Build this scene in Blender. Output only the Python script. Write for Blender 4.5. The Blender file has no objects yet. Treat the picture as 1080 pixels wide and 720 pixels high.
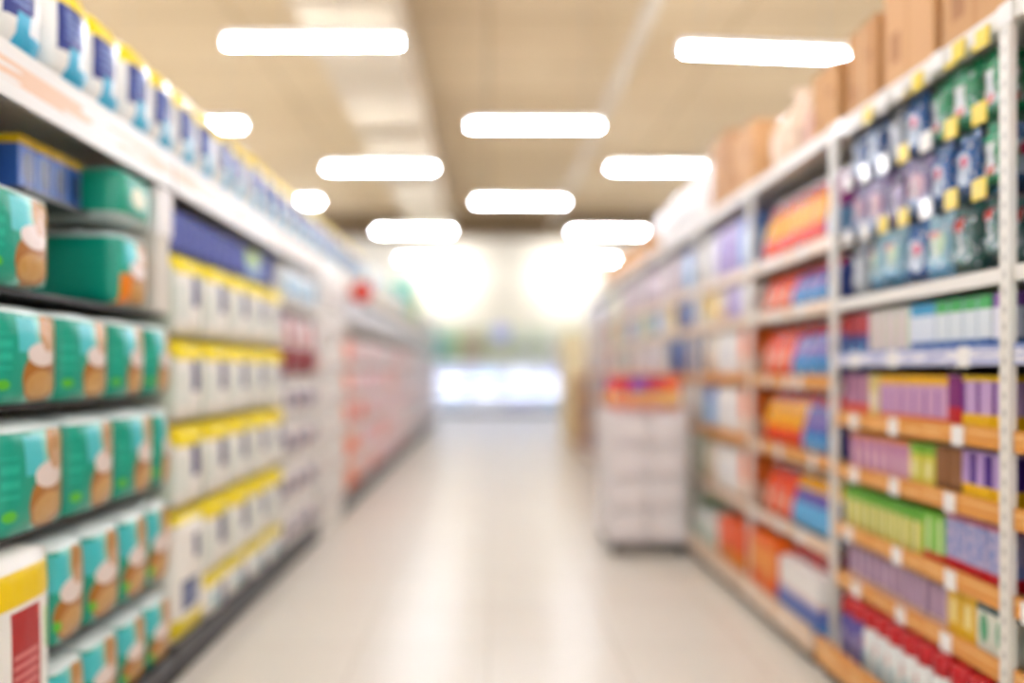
import bpy, bmesh, math, random
from mathutils import Vector, Matrix
random.seed(11)
PI = math.pi
SC = bpy.context.scene
COL = SC.collection

# ---------------------------------------------------------------- camera, world, exposure
# frame is 1080x720; focal length 800 px, eye height 1.3 m, aisle runs along +Y
cd = bpy.data.cameras.new('camera')
cam = bpy.data.objects.new('camera', cd); COL.objects.link(cam)
cam.location = (0, 0, 1.3); cam.rotation_euler = (PI/2, 0, 0)
cd.sensor_width = 36.0; cd.lens = 800/1080*36.0
cd.shift_x = 25/1080; cd.shift_y = 30/1080
cd.clip_start = 0.05; cd.clip_end = 100
cd.dof.use_dof = True; cd.dof.focus_distance = 1.62; cd.dof.aperture_fstop = 0.465
SC.camera = cam
w = bpy.data.worlds.new('world'); SC.world = w; w.use_nodes = True
w.node_tree.nodes['Background'].inputs[0].default_value = (1.0, 0.99, 0.97, 1)
w.node_tree.nodes['Background'].inputs[1].default_value = 1.2  # ambient fill, let in through the room's open, unseen front
SC.view_settings.view_transform = 'Standard'; SC.view_settings.look = 'None'
SC.view_settings.gamma = 1; SC.view_settings.use_curve_mapping = False
SC.view_settings.exposure = 0.16
LAMP = 118.0            # fluorescent tube emission
WASH = 42.0
try: SC.cycles.use_denoising = True
except Exception: pass
SC.cycles.max_bounces = 8

# ---------------------------------------------------------------- helpers
def lin(c):
    if isinstance(c, str):
        c = tuple(int(c[i:i+2], 16)/255 for i in (0, 2, 4))
    return tuple(((v/12.92) if v <= 0.04045 else ((v+0.055)/1.055)**2.4) for v in c[:3]) + (1,)

MC = {}
def mat(name, col, rough=0.5, metal=0.0, spec=0.5, noise=0.06, scale=9.0, emit=None, es=0.0, bump=0.0):
    if name in MC: return MC[name]
    m = bpy.data.materials.new(name); m.use_nodes = True; MC[name] = m
    nt = m.node_tree; N = nt.nodes; L = nt.links
    b = N['Principled BSDF']
    c = lin(col)
    tc = N.new('ShaderNodeTexCoord'); nz = N.new('ShaderNodeTexNoise'); nz.inputs['Scale'].default_value = scale
    L.new(tc.outputs['Object'], nz.inputs['Vector'])
    mx = N.new('ShaderNodeMix'); mx.data_type = 'RGBA'
    mx.inputs[6].default_value = c
    mx.inputs[7].default_value = tuple(max(0, v*(1-noise*2.2)) for v in c[:3]) + (1,)
    L.new(nz.outputs['Fac'], mx.inputs[0]); L.new(mx.outputs[2], b.inputs['Base Color'])
    b.inputs['Roughness'].default_value = rough; b.inputs['Metallic'].default_value = metal
    b.inputs['Specular IOR Level'].default_value = spec
    if emit:
        b.inputs['Emission Color'].default_value = lin(emit); b.inputs['Emission Strength'].default_value = es
    if bump:
        bp = N.new('ShaderNodeBump'); bp.inputs['Strength'].default_value = bump; bp.inputs['Distance'].default_value = 0.01
        L.new(nz.outputs['Fac'], bp.inputs['Height']); L.new(bp.outputs[0], b.inputs['Normal'])
    return m

def vivid(c, k=1.22):
    import colorsys
    r, g, b = (int(c[i:i+2], 16)/255 for i in (0, 2, 4))
    h, s_, v = colorsys.rgb_to_hsv(r, g, b)
    s2 = min(1, s_*k if s_ > 0.12 else s_)
    return colorsys.hsv_to_rgb(h, s2, v*(1 if s_ < 0.12 else 0.97))

def pm(name, base, regs, rough=0.35, spec=0.5, bump=0.0):
    """printed packaging: shapes given in 0..1 across the width (y) and the height (z) of the thing"""
    if name in MC: return MC[name]
    m = bpy.data.materials.new(name); m.use_nodes = True; MC[name] = m
    nt = m.node_tree; N = nt.nodes; L = nt.links
    b = N['Principled BSDF']; b.inputs['Roughness'].default_value = rough; b.inputs['Specular IOR Level'].default_value = spec
    tc = N.new('ShaderNodeTexCoord'); sp = N.new('ShaderNodeSeparateXYZ'); L.new(tc.outputs['Generated'], sp.inputs[0])
    def math_(op, a, bb, c=None):
        n = N.new('ShaderNodeMath'); n.operation = op
        for i, v in enumerate((a, bb, c)):
            if v is None: continue
            if isinstance(v, (int, float)): n.inputs[i].default_value = v
            else: L.new(v, n.inputs[i])
        return n.outputs[0]
    cur = None; cc = lin(vivid(base))
    for r in regs:
        if r[0] in 'rn':
            _, y0, y1, z0, z1, c = r[:6]
            k = math_('MULTIPLY', math_('COMPARE', sp.outputs[1], (y0+y1)/2, (y1-y0)/2), math_('COMPARE', sp.outputs[2], (z0+z1)/2, (z1-z0)/2))
            if r[0] == 'n':
                nz = N.new('ShaderNodeTexNoise'); nz.inputs['Scale'].default_value = r[6]; nz.inputs['Detail'].default_value = 1
                L.new(tc.outputs['Generated'], nz.inputs['Vector'])
                k = math_('MULTIPLY', k, math_('GREATER_THAN', nz.outputs['Fac'], r[7]))
        elif r[0] == 'l':      # lines of small print
            _, y0, y1, z0, z1, c, n = r
            k = math_('MULTIPLY', math_('COMPARE', sp.outputs[1], (y0+y1)/2, (y1-y0)/2), math_('COMPARE', sp.outputs[2], (z0+z1)/2, (z1-z0)/2))
            k = math_('MULTIPLY', k, math_('GREATER_THAN', math_('FRACT', math_('MULTIPLY', sp.outputs[2], float(n)), None), 0.5))
        else:
            _, cy, cz, ry, rz, c = r
            a = math_('DIVIDE', math_('SUBTRACT', sp.outputs[1], cy), ry); d = math_('DIVIDE', math_('SUBTRACT', sp.outputs[2], cz), rz)
            k = math_('LESS_THAN', math_('ADD', math_('MULTIPLY', a, a), math_('MULTIPLY', d, d)), 1.0)
        mx = N.new('ShaderNodeMix'); mx.data_type = 'RGBA'; L.new(k, mx.inputs[0])
        if cur is None: mx.inputs[6].default_value = cc
        else: L.new(cur, mx.inputs[6])
        mx.inputs[7].default_value = lin(vivid(c)); cur = mx.outputs[2]
    if cur is None: b.inputs['Base Color'].default_value = cc
    else: L.new(cur, b.inputs['Base Color'])
    if bump:
        nz = N.new('ShaderNodeTexNoise'); nz.inputs['Scale'].default_value = 7; nz.inputs['Detail'].default_value = 3
        L.new(tc.outputs['Generated'], nz.inputs['Vector'])
        bp = N.new('ShaderNodeBump'); bp.inputs['Strength'].default_value = bump; bp.inputs['Distance'].default_value = 0.02
        L.new(nz.outputs['Fac'], bp.inputs['Height']); L.new(bp.outputs[0], b.inputs['Normal'])
    return m

def add_box(bm, x0, x1, y0, y1, z0, z1, bev=0.0, mi=0):
    r = bmesh.ops.create_cube(bm, size=1)
    vs = r['verts']
    for v in vs:
        v.co = Vector(((x0+x1)/2+v.co.x*(x1-x0), (y0+y1)/2+v.co.y*(y1-y0), (z0+z1)/2+v.co.z*(z1-z0)))
    fs = list({f for v in vs for f in v.link_faces})
    for f in fs: f.material_index = mi
    if bev:
        es = list({e for v in vs for e in v.link_edges})
        bmesh.ops.bevel(bm, geom=es, offset=bev, segments=2, affect='EDGES', profile=0.5)

def add_tube(bm, p, q, r, n=8, mi=0):
    p, q = Vector(p), Vector(q); d = q-p
    M = Matrix.Translation((p+q)/2) @ d.to_track_quat('Z', 'Y').to_matrix().to_4x4()
    res = bmesh.ops.create_cone(bm, cap_ends=True, segments=n, radius1=r, radius2=r, depth=d.length, matrix=M)
    for f in {f for v in res['verts'] for f in v.link_faces}: f.material_index = mi

def add_lathe(bm, prof, cx=0, cy=0, n=16, sx=1, sy=1, mi=0):
    rings = []
    for r, z in prof:
        rings.append([bm.verts.new((cx+sx*r*math.cos(2*PI*i/n), cy+sy*r*math.sin(2*PI*i/n), z)) for i in range(n)])
    for a, b in zip(rings, rings[1:]):
        for i in range(n):
            f = bm.faces.new((a[i], a[(i+1) % n], b[(i+1) % n], b[i])); f.material_index = mi; f.smooth = True
    bm.faces.new(list(reversed(rings[0]))).material_index = mi
    bm.faces.new(rings[-1]).material_index = mi

def obj(name, bm, mats, parent=None, link=True, smooth=False):
    me = bpy.data.meshes.new(name)
    bmesh.ops.recalc_face_normals(bm, faces=bm.faces)
    bm.to_mesh(me); bm.free()
    if not isinstance(mats, (list, tuple)): mats = [mats]
    for m in mats: me.materials.append(m)
    if smooth:
        for p in me.polygons: p.use_smooth = True
    o = bpy.data.objects.new(name, me)
    if link: COL.objects.link(o)
    if parent: o.parent = parent
    return o
def boxobj(name, dims, m, parent=None, bev=0.0, link=True):
    bm = bmesh.new(); add_box(bm, *dims, bev=bev); return obj(name, bm, m, parent, link)
def tag(o, label, cat, group=None):
    o['label'] = label; o['category'] = cat
    if group: o['group'] = group
    return o
def empty(name, loc=(0, 0, 0), rz=0, link=True):
    o = bpy.data.objects.new(name, None); o.location = loc; o.rotation_euler = (0, 0, rz); o.empty_display_size = 0.1
    if link: COL.objects.link(o)
    return o
def struct(o): o['kind'] = 'structure'; return o
KIDS = {}
def place(proto, loc, rz=0, label=None, cat=None, group=None, s=(1, 1, 1), tilt=0):
    """a copy of a prototype and of each of its parts"""
    root, kids = proto
    r = root.copy(); r.location = loc; r.rotation_euler = (0, tilt, rz); r.scale = s; COL.objects.link(r)
    for k in kids:
        c = k.copy(); c.parent = r; COL.objects.link(c)
    tag(r, label, cat, group)
    return r
ORD = ('first second third fourth fifth sixth seventh eighth ninth tenth eleventh twelfth thirteenth fourteenth fifteenth sixteenth seventeenth '
       'eighteenth nineteenth twentieth twenty-first twenty-second twenty-third twenty-fourth twenty-fifth twenty-sixth twenty-seventh twenty-eighth '
       'twenty-ninth thirtieth thirty-first thirty-second thirty-third thirty-fourth thirty-fifth thirty-sixth thirty-seventh thirty-eighth').split()

# ---------------------------------------------------------------- prototypes (front faces local +X, base at z=0)
def rounded(w_, d, h, r=0.12, puff=0.0, cuts=5, top_pinch=0.0, sag=0.0):
    bm = bmesh.new(); bmesh.ops.create_cube(bm, size=2)
    bmesh.ops.subdivide_edges(bm, edges=bm.edges[:], cuts=cuts, use_grid_fill=True)
    mn = min(w_, d, h)/2; R = r
    H = Vector((d/2, w_/2, h/2))
    for v in bm.verts:
        p = v.co.copy()
        q = Vector((p.x*H.x, p.y*H.y, p.z*H.z)); inn = Vector([max(-(H[i]-R), min(H[i]-R, q[i])) for i in range(3)])
        dd = q-inn
        if dd.length > 1e-6 and max(abs(a) for a in dd) > 0: 
            dd = dd.normalized()*min(R, dd.length) if dd.length > R else dd
        q = inn+dd
        q.x += (puff*mn)*(1-p.y**2)*(1-p.z**2)*(1 if p.x > 0 else -1)*abs(p.x)
        q.z += (puff*mn*0.5)*(1-p.y**2)*(1-p.x**2)*max(0, p.z)
        t = max(0, (p.z+1)/2)
        if top_pinch: q.x *= 1-top_pinch*t**1.6
        if sag: q.y *= 1+sag*(1-t)*0.5-sag*0.3*t
        q.z += h/2
        v.co = q
    return bm
PC = {}
def soft_pack(key, name, w_, d, h, m, seal=None, puff=0.25, r=0.03):
    """plastic-wrapped soft pack, with a folded film seam over the top"""
    if key in PC: return PC[key]
    b = obj(name, rounded(w_, d, h, r=min(r, w_*0.3, h*0.3), puff=puff), m, link=False, smooth=True)
    kids = []
    if seal:
        bm = bmesh.new()
        n = 10
        for i in range(n):
            y0 = -w_*0.42+w_*0.84*i/n; y1 = -w_*0.42+w_*0.84*(i+1)/n
            a = 0.006*math.sin(i*2.1); c = 0.006*math.sin((i+1)*2.1)
            vs = [bm.verts.new(p) for p in ((a-0.004, y0, h*0.98), (c-0.004, y1, h*0.98), (c*2.2, y1, h*1.0+0.016), (a*2.2, y0, h*1.0+0.016), (a+0.004, y0, h*0.98), (c+0.004, y1, h*0.98))]
            bm.faces.new(vs[:4]); bm.faces.new((vs[3], vs[2], vs[5], vs[4]))
        bmesh.ops.remove_doubles(bm, verts=bm.verts[:], dist=1e-4)
        kids.append(obj('film_seam', bm, seal, link=False, smooth=True))
    PC[key] = (b, kids); return PC[key]
def carton(key, name, w_, d, h, m):
    """printed carton with a tucked lid"""
    if key in PC: return PC[key]
    bm = bmesh.new(); add_box(bm, -d/2, d/2, -w_/2, w_/2, 0, h*0.985, bev=min(w_, h)*0.03)
    add_box(bm, -d/2+0.004, d/2+0.0008, -w_/2+0.003, w_/2-0.003, h*0.955, h, bev=0.001)
    PC[key] = (obj(name, bm, m, link=False), []); return PC[key]
def pouch(key, name, w_, d, h, m, seal=None):
    """stand-up bag: fat base, flat crimped top"""
    if key in PC: return PC[key]
    bm = rounded(w_, d, h*0.93, r=min(0.03, w_*0.25, d*0.4), puff=0.3, top_pinch=0.82, sag=0.08)
    b = obj(name, bm, m, link=False, smooth=True)
    bm = bmesh.new(); add_box(bm, -0.004, 0.004, -w_*0.46, w_*0.46, h*0.9, h, bev=0.002)
    PC[key] = (b, [obj('crimped_top', bm, seal or m, link=False)]); return PC[key]
def bottle(key, name, w_, d, h, m, capm, trigger=False):
    if key in PC: return PC[key]
    bm = bmesh.new(); r = 0.5
    prof = [(0.44, 0), (0.5, 0.02*h), (0.5, 0.55*h), (0.46, 0.66*h), (0.3, 0.77*h), (0.2, 0.8*h), (0.2, 0.84*h)]
    add_lathe(bm, prof, sx=d, sy=w_, n=14)
    b = obj(name, bm, m, link=False)
    bm = bmesh.new(); c = min(w_, d)
    add_lathe(bm, [(0.42, 0.74*h), (0.45, 0.75*h), (0.42, 0.98*h), (0.36, h)], sx=c, sy=c, n=12)
    PC[key] = (b, [obj('cap', bm, capm, link=False)]); return PC[key]
def hang_bag(key, name, w_, d, h, m, head):
    """pillow bag hung by a punched header; origin at its top"""
    if key in PC: return PC[key]
    bm = bmesh.new(); nz, ny = 10, 6
    for sgn in (1, -1):
        g = [[None]*(ny+1) for _ in range(nz+1)]
        for i in range(nz+1):
            for j in range(ny+1):
                v, u = i/nz*2-1, j/ny*2-1
                th = d/2*(max(0, 1-v**4)*max(0, 1-u**4))**0.5
                th *= 1+0.18*math.sin(3*u+5*v)
                g[i][j] = bm.verts.new((sgn*th, u*w_/2*(1-0.05*(1-v*v)), -h*0.13-(1-v)/2*h*0.87))
        for i in range(nz):
            for j in range(ny): bm.faces.new((g[i][j], g[i][j+1], g[i+1][j+1], g[i+1][j]))
    bmesh.ops.remove_doubles(bm, verts=bm.verts[:], dist=1e-5)
    b = obj(name, bm, m, link=False, smooth=True)
    bm = bmesh.new()
    add_box(bm, -0.003, 0.003, -w_*0.48, w_*0.48, -h*0.17, -h*0.07, bev=0.001)
    add_box(bm, -0.003, 0.003, -w_*0.48, -0.012, -h*0.075, 0, bev=0.001)
    add_box(bm, -0.003, 0.003, 0.012, w_*0.48, -h*0.075, 0, bev=0.001)
    PC[key] = (b, [obj('header_card', bm, head, link=False)]); return PC[key]

# ---------------------------------------------------------------- the room
floor_m = bpy.data.materials.new('floor_tile'); floor_m.use_nodes = True
nt = floor_m.node_tree; N = nt.nodes; L = nt.links; b = N['Principled BSDF']
tc = N.new('ShaderNodeTexCoord'); br = N.new('ShaderNodeTexBrick'); br.offset = 0
br.inputs['Scale'].default_value = 1; br.inputs['Brick Width'].default_value = 0.6; br.inputs['Row Height'].default_value = 0.6
br.inputs['Mortar Size'].default_value = 0.004
br.inputs['Color1'].default_value = lin('e6e0d3'); br.inputs['Color2'].default_value = lin('e3dccf'); br.inputs['Mortar'].default_value = lin('cfc7b8')
L.new(tc.outputs['Object'], br.inputs['Vector']); L.new(br.outputs['Color'], b.inputs['Base Color'])


b.inputs['Roughness'].default_value = 0.27
b.inputs['Specular IOR Level'].default_value = 0.5
XL, XR, YF, YB = -9.0, 9.0, -5.0, 24.0
struct(boxobj('floor', (XL, XR, YF, YB, -0.1, 0), floor_m))

ceil_m = bpy.data.materials.new('ceiling_panel'); ceil_m.use_nodes = True
nt = ceil_m.node_tree; N = nt.nodes; L = nt.links; b = N['Principled BSDF']
tc = N.new('ShaderNodeTexCoord'); br = N.new('ShaderNodeTexBrick'); br.offset = 0
br.inputs['Scale'].default_value = 1; br.inputs['Brick Width'].default_value = 2.4; br.inputs['Row Height'].default_value = 1.2
br.inputs['Mortar Size'].default_value = 0.02
br.inputs['Color1'].default_value = lin('cab38e'); br.inputs['Color2'].default_value = lin('c6ae88'); br.inputs['Mortar'].default_value = lin('ab926e')
L.new(tc.outputs['Object'], br.inputs['Vector']); L.new(br.outputs['Color'], b.inputs['Base Color']); b.inputs['Roughness'].default_value = 0.8
ZC = 4.65
struct(boxobj('ceiling', (XL, XR, YF, 16.0, ZC, ZC+0.15), ceil_m))
struct(boxobj('ceiling_raised', (XL, XR, 16.0, YB, 5.45, 5.6), mat('raised_ceiling_gloom', '5a4630', 0.9)))  # dark brown colour stands in for the lack of light up here
wall_m = mat('wall_cream', 'ece5d6', 0.8, noise=0.03)
struct(boxobj('wall_left', (XL-0.15, XL, YF, YB, 0, 5.6), wall_m))
struct(boxobj('wall_right', (XR, XR+0.15, YF, YB, 0, 5.6), wall_m))
struct(boxobj('wall_back', (XL, XR, YB, YB+0.2, 0, 5.6), wall_m))
washm = mat('washer_lens', 'ffffff', 0.3, emit='fbfbff', es=30.0, noise=0)
for k, x in enumerate((-1.35, 2.45)):
    # downlight on a wall bracket, its own light turned to the wall
    t = empty('wall_washer', (x, YB-1.0, 4.3)); tag(t, 'white wall-washing lamp on the cream back wall, %s across' % ORD[k], 'wall lamp', 'wall washers above the chilled cases')
    boxobj('lamp_body', (-0.35, 0.35, -0.03, 0.0, -0.04, 0.05), mat('washer_white', 'f0efec', 0.4), t, bev=0.006)
    boxobj('lens', (-0.33, 0.33, 0.001, 0.01, -0.03, 0.04), washm, t)
    bm = bmesh.new(); add_tube(bm, (0, 0.0, 0.045), (0, 0.99, 0.25), 0.01, 8); obj('bracket', bm, MC['washer_white'], t)
    ld = bpy.data.lights.new('washer_light', 'AREA'); ld.shape = 'RECTANGLE'; ld.size = 0.64; ld.size_y = 0.06; ld.energy = WASH; ld.color = (1, 0.99, 0.97)
    lo = bpy.data.objects.new('washer_light', ld); COL.objects.link(lo); lo.parent = t; lo.location = (0, 0.03, 0); lo.rotation_euler = (PI/2, 0, 0)
# ceiling services
bm = bmesh.new(); add_box(bm, -1.42, -0.7, YF, 15.8, 3.9, 4.4, bev=0.02)
for k in range(14): add_box(bm, -1.435, -0.685, -4+k*1.45, -3.96+k*1.45, 3.885, 4.415)
d_ = tag(obj('air_duct', bm, mat('duct_grey', 'cfc0a8', 0.9, spec=0.2)), 'long pale grey rectangular air duct running under the ceiling along the aisle', 'air duct')
bm = bmesh.new()
for k in range(12):
    for x in (-1.3, -0.82): add_tube(bm, (x, -3.5+k*1.6, 4.38), (x, -3.5+k*1.6, ZC), 0.012, 6)
obj('hanger', bm, mat('galvanised', 'b8b4ac', 0.4, 0.8), d_)
ct = empty('cable_tray', (1.32, 0, 4.2)); tag(ct, 'thin grey cable tray hung beneath the tan ceiling', 'cable tray')
bm = bmesh.new(); add_box(bm, -0.05, 0.05, YF, 15.9, 0, 0.012); add_box(bm, -0.055, -0.045, YF, 15.9, 0, 0.05); add_box(bm, 0.045, 0.055, YF, 15.9, 0, 0.05)
obj('tray', bm, mat('tray_grey', 'd2c6b2', 0.8, spec=0.2), ct)
bm = bmesh.new()
for k in range(10): add_tube(bm, (0, -4+k*2.1, 0.01), (0, -4+k*2.1, ZC-4.2), 0.008, 6)
obj('hanger', bm, MC['galvanised'], ct)
for k, y in enumerate((17.2, 19.6, 21.8)):
    t = tag(boxobj('roof_beam', (XL, XR, y, y+0.18, 5.2, 5.44), mat('beam_tan', '8d7350', 0.8)), '%s tan steel beam crossing the raised dark ceiling beyond the lamps' % ORD[k], 'beam', 'beams of the raised ceiling')

# lamps: reflector channel, tube, two end caps, two hanging rods
tube_m = mat('lit_tube', 'ffffff', 0.3, emit='ecf2ff', es=LAMP, noise=0)
lw = mat('lamp_white', 'f2f0ea', 0.4, noise=0.02)
def lamp(loc, rz, label):
    t = empty('tube_light', loc, rz); tag(t, label, 'ceiling light', 'tube lights over the aisle')
    bm = bmesh.new(); add_box(bm, -0.6, 0.6, -0.035, 0.035, 0.03, 0.075, bev=0.005); obj('housing', bm, lw, t)
    bm = bmesh.new(); add_tube(bm, (-0.585, 0, 0), (0.585, 0, 0), 0.016, 12); obj('tube', bm, tube_m, t)
    for s in (-1, 1):
        bm = bmesh.new(); add_tube(bm, (s*0.585, 0, 0), (s*0.605, 0, 0), 0.03, 12); add_box(bm, min(s*0.59, s*0.605), max(s*0.59, s*0.605), -0.02, 0.02, 0, 0.05); obj('end_cap', bm, lw, t)
        bm = bmesh.new(); rx = s*(0.2 if -1.3 < loc[0] < -1.0 else 0.45); add_tube(bm, (rx, 0, 0.07), (rx, 0, (3.884 if -1.3 < loc[0] < -1.0 and loc[1] < 15.8 else (ZC if loc[1] < 16 else 5.45))-loc[2]), 0.004, 6); obj('hanging_rod', bm, MC['galvanised'], t)
LZ = 3.5
rowsA = [(-1.2, 1.95), 'near']
lamps = []
for k, y in enumerate((-2.0, 1.9, 5.12, 8.3, 12.15, 15.1, 16.9, 18.7, 20.5, 22.3)):  # rows past the ceiling step are hidden lamps added to brighten the far end
    for j, x in enumerate((-7.3, -4.25, -1.18, 1.92, 5.0)): lamps.append((x, y, k, j, 'A'))
for k, y in enumerate((0.0, 3.5, 6.86, 9.95)):
    for j, x in enumerate((-5.85, -2.8, 0.42, 3.5, 6.5)): lamps.append((x, y, k, j, 'B'))
for x, y, k, j, c in lamps:
    if x == 1.92 and k == 2: y += 0.17
    if x == -1.18 and k == 4: y -= 0.1
    rz = math.radians(5.0) if (x == 1.92 and k == 2) else 0
    if c == 'A': lab = 'bright white tube light, %s across in the %s aligned lamp row' % (ORD[j], ORD[k])
    else: lab = 'bright white tube light, %s across in the %s staggered lamp row' % (ORD[j], ORD[k])
    if y > 16 and j in (2, 3): continue      # middle of the added far rows left out, where it would show
    lamp((x, y, LZ), rz, lab)

# ---------------------------------------------------------------- left gondola
white = mat('shelf_white', 'e9e4dc', 0.45, noise=0.03)
grey = mat('plinth_dark_grey', '333236', 0.45)
dark = mat('kick_black', '1d1d20', 0.5)
wiregrey = mat('wire_shelf_grey', '4a4a4c', 0.4, 0.3)
railpink = pm('price_rail_left', 'dedad4', [('n', 0, 1, 0.3, 0.7, 'e3c2a6', 5, 0.47)], 0.35)
LF = -1.3
def left_bay(y0, y1, label, shelves, starts={}, shelfm=None):
    t = empty('shelving_bay', (LF, y0, 0)); tag(t, label, 'shelving', 'shelving bays along the left of the aisle')
    Lw = y1-y0; g = 0.002
    boxobj('back_panel', (-0.52, -0.5, g, Lw-g, 0.1, 2.6), white, t)
    boxobj('base_deck', (-0.5, 0.0, g, Lw-g, 0.1, 0.13), grey, t, bev=0.004)
    boxobj('kick_plate', (-0.03, -0.005, g, Lw-g, 0.0, 0.1), dark, t)
    bm = bmesh.new(); add_box(bm, 0.0, 0.012, g, Lw-g, 0.085, 0.135, bev=0.003); obj('bumper_rail', bm, mat('bumper_grey', '4c4c52', 0.35, 0.3), t)
    boxobj('upright', (-0.5, -0.46, Lw-0.045, Lw-g, 0.13, 2.04), white, t)
    s = boxobj('top_shelf', (-0.5, -0.012, g, Lw-g, 2.15, 2.19), white, t)
    boxobj('price_rail', (-0.012, 0.0, g, Lw-g, 2.04, 2.19), railpink, s)
    for z in shelves:
        if 'thin' in starts:
            boxobj('shelf', (-0.5, -0.05, starts.get(z, g), Lw-g, z-0.014, z), wiregrey, t); continue  # support between layers, dark and set back to read as shadow
        st = starts.get(z, g)
        s = boxobj('shelf', (-0.5, -0.01, st, Lw-g, z-0.022, z), shelfm or wiregrey, t)
        boxobj('price_rail', (-0.01, 0.0, st, Lw-g, z-0.024, z+0.004), shelfm or wiregrey, s)
    return t
left_bay(1.3, 3.14, 'white bay holding the tall stack of teal packs, nearest in the shelving', [0.452, 0.83, 1.2, 1.532], {0.452: 0.96, 'thin': 1})
left_bay(3.15, 4.85, 'white bay holding the stacked yellow-topped white packs', [], )
left_bay(4.86, 5.83, 'narrow white bay of maroon and white packs before the white panel', [0.42, 0.7, 0.98, 1.26, 1.74], shelfm=white)
y = 6.72
nb = 0
while y < 18.6:
    z = [0.44, 0.76, 1.06, 1.36, 1.76]
    left_bay(y, y+1.19, 'white shelving bay past the red disc sign, %s one beyond it' % ORD[nb], z, shelfm=white)
    y += 1.2; nb += 1
LEND = y
# white pillar panel between bays with a round red sign
t = empty('display_panel', (LF, 6.27, 0)); tag(t, 'tall white display panel between the maroon packs and the pink shelves', 'panel')
boxobj('panel_board', (-0.5, 0.01, -0.41, 0.42, 0.02, 2.19), mat('panel_white', 'f0ece6', 0.4, noise=0.02), t, bev=0.01)
for k in range(7):
    boxobj('panel_tray', (0.011, 0.05, -0.38, 0.4, 0.2+k*0.27, 0.214+k*0.27), white, t)
for k in range(7):
    for j in range(3):
        p = carton('wbox', 'white_carton', 0.2, 0.036, 0.19, pm('white_sleeve', 'ece8e2', [('r', 0, 1, 0.1, 0.22, 'c9b9b5'), ('e', 0.5, 0.6, 0.2, 0.15, 'd8c6bc')], 0.5))
        place(p, (LF+0.031, 6.27-0.25+j*0.26, 0.216+k*0.27), 0, 'slim white carton, %s along on the %s tray of the white panel' % (ORD[j], ORD[k]), 'carton', 'cartons on the white panel')
t = empty('disc_sign', (LF+0.135, 6.98, 2.02)); tag(t, 'round red disc sign jutting from the shelving beside the white panel', 'sign')
bm = bmesh.new(); add_tube(bm, (0, 0.004, 0), (0, -0.004, 0), 0.1, 28); obj('disc', bm, mat('sign_red', 'd8432f', 0.4), t)
bm = bmesh.new(); add_tube(bm, (-0.12, 0.0, 0.0), (-0.09, 0.0, 0), 0.008, 8); add_box(bm, -0.13, -0.12, -0.02, 0.02, -0.03, 0.03); obj('bracket', bm, white, t)

film = mat('clear_film', 'e9eff0', 0.2, noise=0.05)
TAN = 'b98a55'
def teal_mat(n, split=0.5, extra=()):
    split -= 0.14; k = 1-split
    return pm('teal_print_'+n, '0b9c84', [
        ('r', split+0.12*k, 1.01, -.01, 1.01, '8fcfc4'), ('r', split-0.06, split+0.3*k, 0.52, 0.86, '5cc4c8'),
        ('e', split+0.62*k, 0.72, 0.22*k, 0.2, 'b78a4e'), ('e', split+0.86*k, 0.55, 0.16*k, 0.36, 'c79a5c'),
        ('e', split+0.5*k, 0.28, 0.5*k, 0.27, 'a8742f'), ('e', split+0.45*k, 0.2, 0.36*k, 0.14, 'c9a065'),
        ('e', split+0.45*k, 0.5, 0.36*k, 0.12, 'e2d3cb'), ('e', split+0.62*k, 0.62, 0.16*k, 0.09, 'caa17c'),
        ('l', 0.04, split*0.6, 0.35, 0.7, '3db49c', 8),
        ('e', 0.12, 0.2, 0.07, 0.05, '6cc04a'), ('r', -.01, 1.01, 0.9, 1.01, 'dde8e6')]+list(extra), 0.28, bump=0.25)
def teal(w_, h, n='a', split=0.5, extra=()):
    k = 'teal%s_%.2f_%.2f' % (n, w_, h)
    return soft_pack(k, 'nappy_pack', w_-0.012, 0.34, h-0.035, teal_mat(n, split, extra), film, puff=0.14, r=0.03)
def left_put(p, d, y, z, label, cat, grp, jit=0.006):
    return place(p, (LF-d/2-0.004-(0.03 if y > 6.7 and z < 2 else 0)-random.random()*jit, y, z+0.001), random.uniform(-0.02, 0.02), label, cat, grp)
TG = 'teal packs in the near stack'
lay = ['bottom layer', 'second layer up', 'third layer up', 'fourth layer up', 'top layer']
for li, (z0, h, edges) in enumerate([
        (0.131, 0.30, [2.27, 2.47, 2.70, 2.91, 3.13]), (0.453, 0.355, [2.27, 2.47, 2.70, 2.92, 3.13]),
        (0.831, 0.35, [2.02, 2.36, 2.67, 2.97, 3.13]), (1.201, 0.31, [2.0, 2.31, 2.62, 2.90, 3.13])]):
    for i in range(len(edges)-1):
        w_ = edges[i+1]-edges[i]
        left_put(teal(w_, h, 'b' if li < 2 else 'a', 0.2 if li < 2 else 0.48), 0.34, (edges[i]+edges[i+1])/2, z0,
                 'teal nappy pack with baby picture, %s along in the %s' % (ORD[i], lay[li]), 'nappy pack', TG)
left_put(teal(0.31, 0.31), 0.34, 2.12, 1.533, 'teal nappy pack with baby picture, alone at the near end of the top layer', 'nappy pack', TG)
left_put(teal(0.24, 0.30, 'c', 0.34, [('r', 0.08, 0.34, 0.02, 0.42, 'ea9430')]), 0.36, 2.82, 1.533, 'teal nappy pack with orange corner, supporting the flat teal pack', 'nappy pack', TG)
left_put(soft_pack('tealflat', 'nappy_pack', 0.28, 0.36, 0.19, pm('teal_flat', '12997f', [('e', 0.5, 0.5, 0.2, 0.2, 'c9c49a'), ('r', -.01, 1.01, -.01, 0.14, 'b9c9c6'), ('r', -.01, 1.01, 0.86, 1.01, '6fc0ae')], 0.28, bump=0.2), film, 0.12), 0.36, 2.82, 1.835,
         'flat teal pack lying on top of the teal stack below the shelf', 'nappy pack', TG)
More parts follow.
